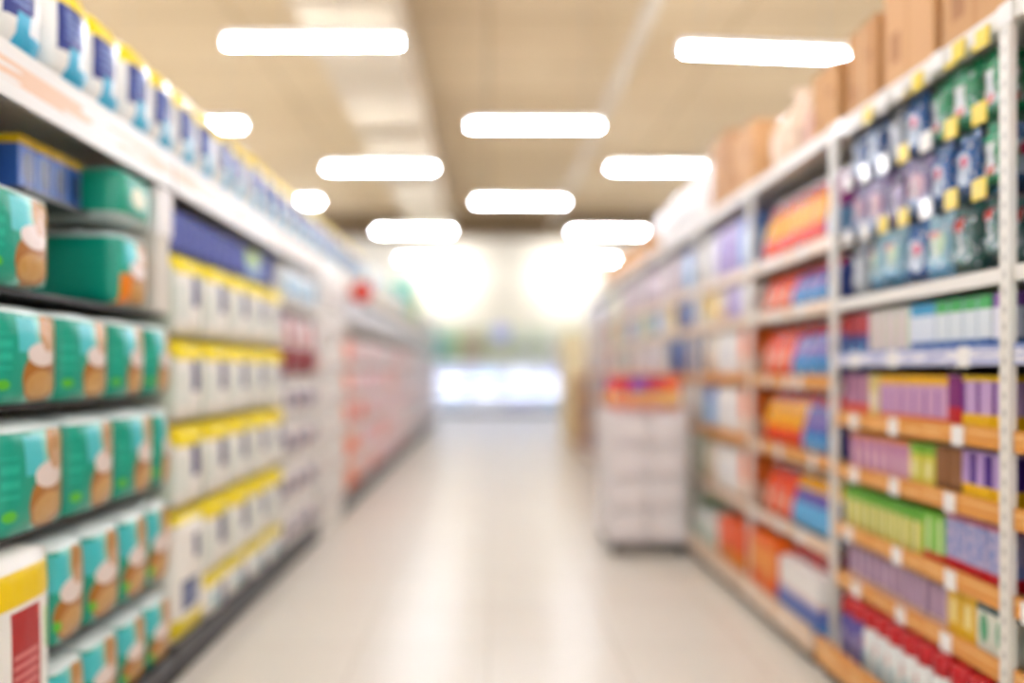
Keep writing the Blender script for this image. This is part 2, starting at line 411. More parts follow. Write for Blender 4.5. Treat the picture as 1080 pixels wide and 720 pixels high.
# big white, yellow and red pack at the corner
wp = soft_pack('bigwhite', 'detergent_sack', 0.30, 0.36, 0.66, pm('white_red_print', 'ece9e2', [('r', -.01, 1.01, 0.78, 0.92, 'f0cf14'), ('r', 0.30, 0.74, 0.32, 0.76, 'ad1f2b'), ('l', 0.33, 0.70, 0.4, 0.6, 'd98a8a', 24), ('r', 0.82, 0.92, 0.55, 0.72, 'a9cf6b'), ('l', 0.3, 0.95, 0.1, 0.28, 'cf9a92', 20)], 0.3, bump=0.2), film, 0.1)
place(wp, (LF-0.17, 2.095, 0.135), 0, 'tall white sack with yellow band and red square, beside the teal packs', 'sack')
# small blue packs behind, on the teal stack
bp = carton('smallblue', 'wipes_pack', 0.082, 0.16, 0.16, pm('small_blue', '2a62b8', [('r', -.01, 1.01, 0.82, 1.01, 'e3c21c'), ('e', 0.55, 0.4, 0.36, 0.34, '0a2258'), ('r', 0.88, 1.01, 0, 0.8, '8f98c0'), ('r', -1, 0.1, 0, 0.8, '4a6fae')], 0.3))
for i in range(8):
    place(bp, (LF-0.24, 1.92+i*0.095, 1.862 if i < 4 else 1.84-0.30), 0, 'small blue pack with yellow top, %s along behind the teal stack' % ORD[i], 'wipes pack', 'small blue packs under the top shelf') if i < 4 else None
sb = boxobj('shelf_tray', (LF-0.42, LF-0.1, 2.29, 2.66, 1.84, 1.856), wiregrey); tag(sb, 'dark shelf tray carrying blue packs beside the flat teal pack', 'tray')
for i in range(4):
    place(bp, (LF-0.20, 2.335+i*0.09, 1.857), 0, 'small blue pack with yellow top, %s along on the dark tray' % ORD[i], 'wipes pack', 'small blue packs under the top shelf')
place(carton('whitecorner', 'blank_carton', 0.14, 0.3, 0.19, mat('carton_white', 'eeeae6', 0.5)), (LF-0.155, 3.065, 1.84), 0, 'plain white carton squeezed beneath the shelf beside the flat teal pack', 'carton')
sb = boxobj('blank_carton', (LF-0.30, LF-0.01, 2.99, 3.12, 1.533, 1.839), mat('carton_offwhite', 'd9d3c6', 0.6), bev=0.004); tag(sb, 'plain off-white carton under the plain white carton', 'carton')

# yellow-topped white packs
YM = pm('yellow_white_print', 'efece4', [('r', -.01, 1.01, 0.74, 0.985, 'f2da00'), ('r', 0.44, 0.72, 0.36, 0.74, '1b2a6c'), ('r', 0.78, 0.9, 0.3, 0.6, 'e7cbb8'), ('e', 0.2, 0.4, 0.18, 0.25, 'dfe3da'), ('r', -.01, 0.04, 0, 0.8, 'c6cfc0')], 0.5, spec=0.25, bump=0.2)
YM2 = pm('yellow_base_print', 'efece4', [('r', -.01, 1.01, 0.91, 1.01, 'eed90f'), ('r', -.01, 1.01, 0.05, 0.2, 'eed90f'), ('r', 0.15, 0.65, 0.25, 0.48, '1d2f63'), ('l', 0.2, 0.6, 0.29, 0.44, '8f9cc0', 22), ('r', 0.5, 0.72, 0.62, 0.8, '1f2f6e')], 0.3, bump=0.15)
yp = soft_pack('yel', 'tissue_pack', 0.325, 0.36, 0.343, YM, film, 0.12)
G = 'yellow-topped white packs'
for r_ in range(4):
    z0 = [1.45, 1.08, 0.71, 0.34][r_]
    for i in range(5):
        if r_ == 3 and i == 0: continue
        left_put(yp, 0.36, 3.33+i*0.337, z0, 'white pack with yellow top, %s along in the %s stacked layer' % (ORD[i], ['top', 'second', 'third', 'fourth'][r_]), 'tissue pack', G)
left_put(soft_pack('yeltall', 'tissue_pack', 0.325, 0.36, 0.548, YM2, film, 0.1), 0.36, 3.33, 0.132, 'tall white pack with navy square and yellow bands, beneath the yellow-topped packs', 'tissue pack', None)
yl = soft_pack('yellow_low', 'tissue_pack', 0.325, 0.36, 0.195, pm('yellow_low_print', 'efece4', [('r', -.01, 1.01, 0.76, 1.01, 'eed90f'), ('r', 0.5, 0.75, 0.15, 0.7, '2a3a70'), ('r', 0.2, 0.4, 0.2, 0.6, '9ec9cf')], 0.3, bump=0.15), None, 0.1)
for i in range(1, 5): left_put(yl, 0.36, 3.33+i*0.337, 0.133, 'low white pack with yellow top, %s past the tall pack on the deck' % ORD[i-1], 'tissue pack', G)
pb = carton('purpleblue', 'wipes_box', 0.125, 0.26, 0.17, pm('purple_blue', '22348c', [('n', 0, 1, 0, 1, '6a74b8', 5, 0.6), ('r', -.01, 1.01, 0.88, 1.01, '233a85'), ('r', -.01, 0.14, 0, 1, '7480c0')], 0.55, spec=0.3))
gb = carton('greenblue', 'wipes_box', 0.125, 0.26, 0.15, pm('green_blue', '3c6fa8', [('r', 0, 1, 0.5, 1, '9ab83f')], 0.35))
for i in range(12):
    place(gb if i in (8, 9) else pb, (LF-0.19, 3.27+i*0.132, 1.826), 0, '%s box, %s along on the yellow-topped packs' % ('green and blue' if i in (8, 9) else 'small violet-blue', ORD[i]), 'wipes box', 'violet-blue boxes on the yellow-topped packs')

# maroon section
def mk(key, base, regs, w_, d, h, kind='pack', name='tissue_pack', seal=True):
    m = pm('print_'+key, base, regs, 0.35, bump=0.12 if kind != 'carton' else 0)
    if kind == 'pack': return soft_pack(key, name, w_, d, h, m, film if seal else None, 0.12)
    if kind == 'pouch': return pouch(key, name, w_, d, h, m, film)
    return carton(key, name, w_, d, h, m)
mrows = [0.133, 0.422, 0.702, 0.982, 1.262]
for r_, z0 in enumerate(mrows):
    for i in range(3):
        if r_ == 4: p = mk('maroonbig', 'e6dcd8', [('r', 0, 0.75, 0.0, 0.45, '8a2438'), ('r', 0.1, 0.45, 0.5, 0.95, 'a03a48'), ('r', 0.75, 1, 0.1, 0.4, 'e07a50')], 0.29, 0.34, 0.40)
        else: p = mk('maroonlow', 'ece8e4', [('r', 0.05, 0.3, 0.3, 0.7, '3a3f63'), ('r', 0.35, 0.55, 0.35, 0.6, '6d6f8e'), ('r', 0.62, 0.95, 0.25, 0.75, 'a53a3a')], 0.29, 0.34, 0.235)
        left_put(p, 0.34, 5.01+i*0.315, z0, '%s pack, %s along on the %s shelf before the white panel' % ('white and maroon tissue' if r_ == 4 else 'white navy-and-red', ORD[i], ORD[r_]), 'tissue pack', 'maroon and white packs before the panel')
for i in range(3):
    left_put(mk('paleblue', 'e4e8ea', [('r', 0.1, 0.9, 0.2, 0.7, '9cc3da')], 0.29, 0.34, 0.24), 0.34, 5.01+i*0.315, 1.741, 'white and sky-blue pack, %s along on the shelf over the maroon packs' % ORD[i], 'tissue pack', 'sky-blue packs before the panel')

# pink section and far section
pinks = [('pinkorange', 'f2a583', [('r', 0.1, 0.9, 0.1, 0.55, 'f28a55'), ('r', -.01, 1.01, 0.85, 1.01, 'f7d6c4')]),
         ('pinkrose', 'f8dadc', [('e', 0.5, 0.5, 0.3, 0.3, 'f2adb6'), ('r', -.01, 1.01, 0.85, 1.01, 'f4e2e0')]),
         ('pinkpale', 'f6e8e5', [('e', 0.5, 0.55, 0.3, 0.3, 'e8b3b5'), ('r', 0, 1, 0, 0.15, 'e7a9a4')]),
         ('lilac', 'e4dfe8', [('r', 0.2, 0.8, 0.3, 0.7, 'b8a7c4')]),
         ('greywhite', 'e4e1e0', [('r', 0.1, 0.9, 0.2, 0.6, 'bdb4b2')]),
         ('rosegrey', 'e6d6d5', [('r', 0.1, 0.9, 0.4, 0.9, 'c99a9c')])]
protoP = [mk(k, b_, r_, 0.36, 0.36, 0.25, 'pack', 'tissue_pack') for k, b_, r_ in pinks]
nm = {0: 'orange-pink', 1: 'rose pink', 2: 'pale pink', 3: 'lilac', 4: 'grey-white', 5: 'dusky rose'}
sh = [0.133, 0.442, 0.762, 1.062, 1.362]
ys = [6.72+k*1.2+c for k in range(nb) for c in (0.19, 0.567, 0.944)]
for r_, z0 in enumerate(sh):
    for i, y in enumerate(ys):
        if y < 7.4: c = 0
        elif y < 10.6: c = random.choice([1, 1, 2, 2, 0, 2] if r_ != 4 else [1, 2, 4])
        elif y < 12.5: c = random.choice([1, 5, 2, 2])
        else: c = random.choice([3, 4, 4, 5, 2])
        left_put(protoP[c], 0.36, y, z0, '%s tissue pack, %s past the red disc on the %s shelf' % (nm[c], ORD[i], ['floor', 'second', 'third', 'fourth', 'fifth'][r_]), 'tissue pack', 'tissue packs beyond the red disc sign')
gp = mk('greypack', 'd6d6da', [('r', 0.1, 0.9, 0.1, 0.5, 'bfc2ca'), ('r', 0, 1, 0.8, 1, 'eaeaec')], 0.36, 0.36, 0.24)
for i, y in enumerate(ys):
    left_put(gp, 0.36, y, 1.762, 'pale grey pack, %s past the red disc on the shelf below the top one' % ORD[i], 'tissue pack', 'grey packs beyond the red disc sign')

# goods on the top shelf
def topm(n, tip, col2, band='efd318'):
    return pm('top_print_'+n, tip, [('r', 0.12, 0.62, 0.28, 0.74, '1d3478'), ('l', 0.22, 0.5, 0.4, 0.65, '6c83b8', 14), ('r', 0.3, 1.01, 0.03, 0.34, col2), ('r', 0.55, 0.9, 0.2, 0.36, 'd9dad6'), ('r', -.01, 1.01, 0.72, 0.92, band)], 0.3, bump=0.25)
tops = [soft_pack('topA', 'nappy_bag', 0.222, 0.28, 0.32, topm('a', 'e8e6e0', '3fb0cf'), film, 0.2, 0.05),
        soft_pack('topB', 'nappy_bag', 0.222, 0.28, 0.32, topm('b', 'e3e7e6', '7cc6da', 'f2dc50'), film, 0.2, 0.05)]
y = 1.93; i = 0
while y < LEND-0.2:
    if y < 8: p, d_n = tops[0 if y < 5 else (i % 3 > 0)], 'white navy-yellow bag'
    else: p, d_n = (mk('fartop%d' % (i % 3), ['e8dfae', 'dde4ea', 'a8c4dc'][i % 3], [('r', 0.2, 0.8, 0.2, 0.6, ['f0e2a0', 'b6cfe2', '7fa6cc'][i % 3])], 0.23, 0.3, 0.27, 'pack', 'nappy_bag'), ['cream', 'white and blue', 'sky-blue'][i % 3]+' pack')
    if 12.2 < y < 14.8: i_ = i; y += 0.24; i += 1; continue
    left_put(p, 0.30, y, 2.191, '%s, %s along on the top shelf opposite the racks' % (d_n, ORD[i] if i < 38 else ORD[i-38]+' farther'), 'nappy bag', 'bags on the top shelf', 0.02)
    i += 1; y += 0.235
for i, (y, c, h, nme) in enumerate([(12.6, '2f9d92', 0.5, 'teal'), (13.15, '3fae8a', 0.62, 'sea-green'), (13.7, '8fb94a', 0.5, 'leaf-green'), (14.3, 'e8c84a', 0.4, 'yellow')]):
    left_put(carton('ft'+nme, 'shipping_carton', 0.48, 0.4, h, pm('far_'+nme, c, [('r', 0, 1, 0.42, 0.5, 'd8e0c8')], 0.5)), 0.4, y, 2.191, '%s box on the top shelf near the far end' % nme, 'carton', None)

# ---------------------------------------------------------------- right racking
RF = 1.49
post_m = bpy.data.materials.new('perforated_post'); post_m.use_nodes = True
nt = post_m.node_tree; N = nt.nodes; L = nt.links; b = N['Principled BSDF']; b.inputs['Roughness'].default_value = 0.4
tc = N.new('ShaderNodeTexCoord'); sp = N.new('ShaderNodeSeparateXYZ'); L.new(tc.outputs['Object'], sp.inputs[0])
m1 = N.new('ShaderNodeMath'); m1.operation = 'MULTIPLY'; m1.inputs[1].default_value = 20; L.new(sp.outputs[2], m1.inputs[0])
m2 = N.new('ShaderNodeMath'); m2.operation = 'FRACT'; L.new(m1.outputs[0], m2.inputs[0])
m3 = N.new('ShaderNodeMath'); m3.operation = 'COMPARE'; m3.inputs[1].default_value = 0.5; m3.inputs[2].default_value = 0.22; L.new(m2.outputs[0], m3.inputs[0])
m4 = N.new('ShaderNodeMath'); m4.operation = 'COMPARE'; m4.inputs[1].default_value = 0.0; m4.inputs[2].default_value = 0.006; L.new(sp.outputs[1], m4.inputs[0])
m5 = N.new('ShaderNodeMath'); m5.operation = 'MULTIPLY'; L.new(m3.outputs[0], m5.inputs[0]); L.new(m4.outputs[0], m5.inputs[1])
mx = N.new('ShaderNodeMix'); mx.data_type = 'RGBA'; mx.inputs[6].default_value = lin('e2ddd4'); mx.inputs[7].default_value = lin('b5b0a8')
L.new(m5.outputs[0], mx.inputs[0]); L.new(mx.outputs[2], b.inputs['Base Color'])
orange = pm('price_rail_orange', 'e0a560', [('n', 0, 1, 0.2, 0.8, 'efc58e', 5, 0.55)], 0.35)
bluer = pm('price_rail_blue', 'b8bcd8', [('n', 0, 1, 0.2, 0.9, 'e6e4ea', 8, 0.48), ('r', 0, 1, 0.8, 1.0, '8c9ac6')], 0.35)
pinkr = pm('price_rail_cream', 'e6cdb4', [('n', 0, 1, 0.2, 0.8, 'f0e2d4', 6, 0.5)], 0.35)
backm = mat('rack_back_shade', '4a4038', 0.7)  # dark grey-brown paints in the shade behind the goods
tagw = mat('tag_white', 'f3f1ee', 0.12, noise=0.01); tagy = mat('tag_yellow', 'e6c92a', 0.3, noise=0.02)
steel = mat('hook_steel', 'c8c8c8', 0.25, 0.9)
posts = [1.17, 2.19, 3.29, 4.34, 5.39, 6.44, 7.49, 8.54, 9.59, 10.64, 11.7]
SH_A = [(0.43, orange), (0.64, orange), (0.89, orange), (1.11, orange), (1.36, bluer)]
SH_B = [(0.52, pinkr), (0.90, orange), (1.26, orange), (1.60, pinkr), (1.88, pinkr)]
bayname = ['white shelving bay before the nearest post', 'white bay between the first two posts, bags hung above cartons', 'white bay between second and third posts, orange and blue bags on shelves',
           'white bay past the third post, pale packs on shelves'] + ['white shelving bay past the %s post' % ORD[k] for k in range(3, 10)]
BAYS = []
for bi in range(len(posts)-1):
    y0, y1 = posts[bi], posts[bi+1]; Lw = y1-y0
    t = empty('shelving_bay', (RF, y0+0.026, 0)); tag(t, bayname[bi], 'shelving', 'shelving bays along the right of the aisle'); BAYS.append(t)
    g = 0.002
    def P(name, x0, x1, a, c, z0, z1, m, par=None, bev=0): return boxobj(name, (x0, x1, a, c, z0, z1), m, par or t, bev)
    pe = P('post', 0.0, 0.022, -0.021, 0.021, 0, 2.36, post_m)
    pe.location = (0, Lw-0.026, 0)
    P('back_post', 0.52, 0.56, Lw-0.044, Lw-0.008, 0, 2.33, white)
    P('back_panel', 0.565, 0.575, g, Lw-0.003, 0.1, 2.36, backm)
    P('base_deck', 0.052, 0.51, 0.002, Lw-0.054, 0.09, 0.12, white)
    P('kick_plate', -0.05, -0.03, 0.002, Lw-0.054, 0.0, 0.09, mat('kick_brown', '4a4038', 0.5))
    P('deck_front', -0.07, 0.05, 0.002, Lw-0.054, 0.09, 0.12, white)
    rl = P('deck_rail', -0.085, -0.07, 0.002, Lw-0.054, 0.06, 0.17, pinkr if bi > 1 else orange)
    P('top_beam', 0.005, 0.045, 0.002, Lw-0.052, 2.3, 2.355, white)
    P('top_board', 0.05, 0.56, g, Lw-0.003, 2.335, 2.35, white)
    hang = bi in (0, 1)
    for si, (z, m) in enumerate(SH_A if hang else SH_B):
        s = P('shelf', 0.03, 0.56, 0.002, Lw-0.054, z-0.025, z, mat('shelf_board_tan', 'b89468', 0.5))  # tan board colour, darkened to stand for the shaded underside
        P('price_rail', 0.008, 0.022, 0.002, Lw-0.054, z-0.046, z+0.016, m, s)
        if bi < 3:
            rnd = random.Random(bi*10+si)
            for k in range(3):
                yy = 0.12+rnd.random()*0.2+k*0.3
                P('price_tag', 0.001, 0.007, yy, yy+0.055, z-0.05, z+0.012, tagw, s)
    if hang:
        for k in range(9):
            yy = 0.04+k*0.115
            tg = P('price_tag', -0.004, 0.001, yy, yy+0.06, 2.27+0.012*(k % 3), 2.33+0.012*(k % 3), tagy if k in (0, 1, 3, 6) else tagw)
        s = P('shelf', 0.03, 0.56, 0.002, Lw-0.054, 1.562, 1.58, white)
        P('price_rail', 0.008, 0.026, 0.002, Lw-0.054, 1.555, 1.6, white, s)
        n = 7
        for r_, z in enumerate((2.29, 2.06, 1.83)):
            for k in range(n):
                yy = 0.10+k*(Lw-0.25)/(n-1)
                if bi == 0 and k < 5: continue
                bm = bmesh.new(); add_tube(bm, (0.56, yy, z), (0.03, yy, z), 0.003, 6); add_tube(bm, (0.03, yy, z), (0.018, yy, z+0.02), 0.003, 6)
                h = obj('hook', bm, steel, t)
                bm = bmesh.new(); add_box(bm, 0.006, 0.012, yy-0.032, yy+0.032, z-0.01, z+0.055, bev=0.001)
                obj('price_tag', bm, tagy if k in (0, 1, 3) or (r_ == 2 and k == 4) else tagw, h)
# one post nearer than the first bay's start is out of sight

def right_put(p, d, y, z, label, cat, grp, fx=0.03, jit=0.004, s=(1, 1, 1)):
    return place(p, (RF+fx+d/2+0.003+random.random()*jit, y, z+0.001), PI+random.uniform(-0.03, 0.03), label, cat, grp, s)
# hung bags; colours change along the bay
bagc = {
 'g': ('green', '1f8a5c', [('r', 0.2, 0.6, 0.2, 0.75, 'cfd6cf'), ('e', 0.4, 0.3, 0.15, 0.12, 'c8603c'), ('r', 0, 1, 0.8, 1, '58b088')]),
 'v': ('violet', '7b5a8e', [('e', 0.5, 0.5, 0.32, 0.25, 'b9a4c6'), ('r', 0, 1, 0, 0.15, '3c1f50')]),
 'b': ('blue and white', '2c64a0', [('e', 0.5, 0.5, 0.35, 0.3, 'c9d6e6'), ('e', 0.6, 0.6, 0.14, 0.12, 'd65a78'), ('r', 0, 1, 0, 0.16, '174f80')]),
 'n': ('navy', '31507f', [('r', 0.25, 0.7, 0.1, 0.9, 'b2bfd4'), ('r', 0, 1, 0.84, 1, '9fb0c4')]),
 'l': ('lilac', '9c90b4', [('e', 0.5, 0.55, 0.33, 0.28, 'd9b7c2'), ('r', 0, 1, 0, 0.3, 'a9b8d8')]),
 'm': ('purple', '4a1c5c', [('r', 0.6, 0.9, 0.2, 0.8, 'c2b6d2')]),
 's': ('silver', 'a8adb4', [('e', 0.5, 0.5, 0.3, 0.25, 'd8dce6'), ('r', 0, 1, 0.82, 1, '7f8793')]),
 't': ('dark teal', '17504a', [('r', 0, 0.5, 0.7, 0.95, 'b8443c'), ('e', 0.5, 0.4, 0.3, 0.25, '6d8a86')]),
 'k': ('pale blue', '9cc4d4', [('e', 0.5, 0.6, 0.3, 0.25, 'c6dcc0'), ('r', 0, 1, 0, 0.2, '6fa8cc'), ('r', 0.2, 0.6, 0.7, 0.85, 'd8a49a')]),
 'o': ('orange and blue', 'd8843a', [('r', 0, 1, 0, 0.4, '2f5f9a'), ('e', 0.5, 0.55, 0.3, 0.2, 'b83a34')]),
}
bagP = {}
for k, (n_, base, rg) in bagc.items():
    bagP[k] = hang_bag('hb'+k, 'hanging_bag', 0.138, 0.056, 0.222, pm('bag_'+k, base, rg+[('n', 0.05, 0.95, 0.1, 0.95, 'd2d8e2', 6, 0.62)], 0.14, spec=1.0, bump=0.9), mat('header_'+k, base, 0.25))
patt = ['gggvnnn', 'bbbllss', 'ttkkkks']
patt[1] = 'bbblmls'
for r_, z in enumerate((2.29, 2.06, 1.83)):
    for k in range(7):
        yy = posts[1]+0.126+k*(1.10-0.25)/6
        for dd in range(3):
            c = patt[r_][k] if random.random() < 0.7 else random.choice('svlnkb' if k > 2 else 'gbtvk')
            s_ = 1.0 if r_ < 2 else 1.02
            place(bagP[c], (RF+0.066+dd*0.085+random.uniform(0, .012), yy+random.uniform(-.005, .005), z+0.004), PI+random.uniform(-0.2, 0.2),
                  '%s glossy bag, %s from the first post, %s %s hook row' % (bagc[c][0], ORD[k], ['in front on', 'second deep on', 'third deep on'][dd], ['top', 'middle', 'bottom'][r_]), 'hanging bag', 'bags hung between the first two posts', (1, random.uniform(.85, 1.0), random.uniform(.86, 1.0)))
    for k in (5, 6):
        yy = posts[0]+0.126+k*(1.02-0.25)/6
        place(bagP['o' if r_ != 2 else 'b'], (RF+0.07, yy, z+0.004), PI, '%s glossy bag, %s before the first post on the %s hook row' % ('orange and blue' if r_ != 2 else 'blue and white', ORD[6-k], ['top', 'middle', 'bottom'][r_]), 'hanging bag', 'bags hung before the first post')

# cartons in the bay between the first two posts
def ck(key, base, regs, w_=0.07, d=0.16, h=0.17): return carton('c_'+key, 'carton', w_, d, h, pm('cprint_'+key, base, regs, 0.32))
rowsA = {
 4: ('blue-edged shelf', 1.361, [(2.72, 'teal-topped white', ck('teal5', 'd9dde8', [('r', -1, 2, 0.78, 1.01, '3f9fc4'), ('r', -1, 2, 0, 0.2, '3f6ea8'), ('r', 0, 0.12, 0, 1, '9fa6c0')])),
       ]),
}
def segrow(zname, z, segs, y0, y1, grp, fx=0.03, rows=1, ref='the first post', d=0.16):
    """segs: (end y, words, proto, width)"""
    y = y0; i = 0
    for ye, words_, p, w_ in segs:
        while y+w_ <= ye+0.012 and y+w_ <= y1:
            for r_ in range(rows):
                lab = '%s, %s past %s on the %s' % (words_, ORD[i], ref, zname)
                if rows > 1: lab += [', in front', ', behind', ', rearmost'][r_]
                right_put(p, d, y+w_/2, z, lab, 'bottle' if 'bottle' in words_ else ('bag' if 'bag' in words_ else 'carton'), grp, fx+r_*(d+0.012))
            i += 1; y += w_+0.004
Y0, Y1 = 2.225, 3.262
w7 = 0.07
segrow('blue-edged shelf', 1.36, [
  (2.30, 'violet-topped white carton', ck('v5', 'dcdce8', [('r', -1, 2, 0.75, 1.01, '8a62a8'), ('r', -1, 2, 0, 0.2, '3f6ea8')]), w7),
  (2.62, 'green-topped white carton', ck('g5', 'd4dce2', [('r', -1, 2, 0.75, 1.01, '4aa860'), ('r', -1, 2, 0.0, 0.22, '3f6ea8'), ('r', 0, 0.12, 0, 1, '9fb0c0')]), w7),
  (2.80, 'cyan-topped white carton', ck('c5', 'd4dce8', [('r', -1, 2, 0.75, 1.01, '36a3cc'), ('r', -1, 2, 0.0, 0.22, '3f6ea8')]), w7),
  (3.05, 'pinkish white carton', ck('p5', 'd9d0d8', [('r', 0.6, 0.85, 0, 1, 'a8c47a'), ('r', 0, 0.3, 0.1, 0.9, 'e2b9c8')]), w7),
  (3.262, 'red and blue carton', ck('r5', 'a01a24', [('r', -1, 2, 0, 0.5, '2a3a78'), ('r', 0.3, 0.7, 0, 0.3, '4aa0c8')]), w7)], Y0, Y1, 'cartons on the blue-edged shelf')
segrow('first orange-edged shelf down', 1.11, [
  (2.47, 'lilac carton with yellow base', ck('y4', 'c4a8cc', [('r', -1, 2, 0, 0.3, 'f0c010'), ('r', -1, 2, 0.9, 1.01, 'e0bc20'), ('r', 0, 0.25, 0.3, 0.9, '6a3a8c')]), w7),
  (2.56, 'purple and red carton', ck('pr4', '7c2a70', [('r', -1, 2, 0, 0.4, 'c02a38')]), w7),
  (2.95, 'lilac carton with yellow top', ck('ly4', 'c9a4c0', [('r', -1, 2, 0.8, 1.01, 'e8b830'), ('r', -1, 2, 0, 0.15, 'e07a50'), ('r', 0.1, 0.3, 0.2, 0.7, '8c66a8')]), w7),
  (3.04, 'yellow and white carton', ck('yw4', 'dccf8c', [('r', 0.2, 0.7, 0.2, 0.6, 'ece4dc')]), w7),
  (3.262, 'pink carton with red base', ck('pk4', 'b98aa4', [('r', -1, 2, 0, 0.3, 'd86050'), ('r', 0, 0.25, 0.3, 1, '5a3a5c')]), w7)], Y0, Y1, 'cartons on the first orange-edged shelf')
p3 = 0.062
segrow('second orange-edged shelf down', 0.89, [
  (2.50, 'violet carton with yellow base', ck('v3', 'b9a0cc', [('r', -1, 2, 0, 0.32, 'f0c010'), ('r', 0.55, 1.01, 0.32, 0.95, '4f2f84')], 0.07, 0.16, 0.155), w7),
  (2.58, 'brown carton', ck('br3', '8a6444', [('r', 0, 1, 0, 0.2, '704c30')], 0.07, 0.16, 0.155), w7),
  (2.74, 'lime and yellow carton', ck('g3', 'd6d060', [('r', -1, 2, 0.75, 1.01, '8aba50'), ('r', 0.2, 0.7, 0.2, 0.6, 'e8e4b0')], 0.07, 0.16, 0.15), w7),
  (3.262, 'pink and lilac carton', ck('pl3', 'd0a0b0', [('r', 0, 0.35, 0.1, 0.95, 'a070a8'), ('r', -1, 2, 0.88, 1.01, 'e09a60'), ('r', 0.5, 0.9, 0.15, 0.6, 'e6c4c8')], p3, 0.16, 0.15), p3)], Y0, Y1, 'cartons on the second orange-edged shelf')
segrow('third orange-edged shelf down', 0.64, [
  (2.54, 'blue-lilac carton with red base', ck('bl2', '8f9cc8', [('r', -1, 2, 0, 0.22, 'c02234'), ('n', -1, 2, 0.25, 1, 'b8b0cc', 5, 0.5), ('r', -1, 2, 0.9, 1.01, 'b8788c')], 0.1, 0.16, 0.19), 0.1),
  (2.66, 'green carton with red base', ck('gr2', '7cc040', [('r', -1, 2, 0, 0.2, 'c83030'), ('r', 0.4, 0.7, 0.2, 0.9, 'e4e8c0')], 0.06, 0.16, 0.17), 0.06),
  (3.262, 'lime-topped yellow carton', ck('ly2', 'd4cf70', [('r', -1, 2, 0.72, 1.01, '6cab45'), ('r', 0.1, 0.35, 0.1, 0.7, 'ece8c4'), ('r', 0.85, 1.01, 0, 0.7, '9aa850')], p3, 0.16, 0.17), p3)], Y0, Y1, 'cartons on the third orange-edged shelf')
segrow('lowest orange-edged shelf', 0.43, [
  (2.38, 'white carton with green patch', ck('wg1', 'dfe2d4', [('e', 0.5, 0.5, 0.3, 0.3, '5aa07a'), ('r', -1, 2, 0.85, 1.01, '3a5f66')], 0.07, 0.16, 0.15), w7),
  (2.55, 'yellow carton', ck('y1', 'e8c040', [('r', 0.2, 0.7, 0.3, 0.8, 'f0e0a0')], 0.07, 0.16, 0.15), w7),
  (3.262, 'small lilac carton', ck('l1', 'b8a0b4', [('r', 0, 0.3, 0, 1, '7a5a80'), ('r', -1, 2, 0, 0.2, 'e0c4b8')], 0.055, 0.16, 0.14), 0.055)], Y0, Y1, 'cartons on the lowest orange-edged shelf')
# deck: white bottles with red caps, dark purple bottles
capr = mat('cap_red', 'c01420', 0.3); capp = mat('cap_purple', '5a2a78', 0.3)
wb = bottle('wbot', 'bottle', 0.088, 0.088, 0.252, pm('white_bottle', 'e4e6e4', [('r', 0.2, 0.8, 0.1, 0.5, 'b8ccd0'), ('r', 0.3, 0.5, 0.5, 0.7, 'c83038')], 0.3), capr)
pbt = bottle('pbot', 'bottle', 0.085, 0.085, 0.25, pm('purple_bottle', '6a62a0', [('r', 0.0, 0.3, 0, 0.7, '3a2f6a'), ('r', 0.5, 0.7, 0.1, 0.6, 'c4b8cc')], 0.3), capr)
for r_ in range(4):
    yy = 2.24; i = 0
    while yy < 3.12:
        p = wb if yy < 2.93 else pbt
        right_put(p, 0.085, yy+0.045, 0.12, '%s red-capped bottle, %s past the first post on the deck, row %s back' % ('white' if yy < 2.93 else 'purple', ORD[i], ['one', 'two', 'three', 'four'][r_]), 'bottle', 'bottles on the deck between the first posts', -0.045+r_*0.092)
        yy += 0.092; i += 1
# sliver of the bay before the first post
for zn, z, key in (('blue-edged shelf', 1.36, 'g5'), ('first orange-edged shelf down', 1.11, 'y4'), ('second orange-edged shelf down', 0.89, 'v3'), ('third orange-edged shelf down', 0.64, 'bl2'), ('lowest orange-edged shelf', 0.43, 'wg1')):
    p = PC['c_'+key]; w_ = 0.104 if key == 'bl2' else 0.074
    for k in range(4):
        right_put(p, 0.16, 2.15-w_/2-k*w_, z, '%s, %s before the first post on the %s' % ({'g5': 'green-topped white carton', 'y4': 'lilac yellow-based carton', 'v3': 'violet yellow-based carton', 'bl2': 'blue-lilac red-based carton', 'wg1': 'white green-patched carton'}[key], ORD[k], zn), 'carton', 'cartons before the first post')

# second bay: tall bags of powder
def bagk(key, base, regs, w_=0.16, d=0.15, h=0.30): return pouch('b_'+key, 'powder_bag', w_-0.006, d, h, pm('bprint_'+key, base, regs, 0.25, bump=0.15), film)
BB = bagk('blue', '6d6fae', [('r', -1, 2, 0, 0.34, '5aa8dc'), ('r', -1, 2, 0.76, 1.01, 'cc3c30'), ('r', 0.0, 0.3, 0.3, 0.75, '37307a'), ('r', 0.9, 1.01, 0, 1, '40508c'), ('r', 0.55, 0.75, 0.05, 0.2, 'cfe2f0'), ('e', 0.6, 0.55, 0.16, 0.14, 'b49ac8')], 0.12, 0.15, 0.27)  # dark edge strip paints the shaded gap between neighbouring bags
BO = bagk('orange', 'ea5a20', [('e', 0.5, 0.35, 0.34, 0.24, 'e8b09a'), ('r', -1, 2, 0.85, 1.01, 'c8402c')], 0.12, 0.15, 0.27)
BY = bagk('yellow', 'f0b020', [('r', -1, 2, 0, 0.35, 'e8602c'), ('r', -1, 2, 0.8, 1.01, 'b83a50')], 0.12, 0.15, 0.27)
BL = bagk('ltblue', '7ab8e0', [('r', -1, 2, 0.72, 1.01, 'f0b428'), ('r', -1, 2, 0.5, 0.7, '7060a4')], 0.12, 0.15, 0.27)
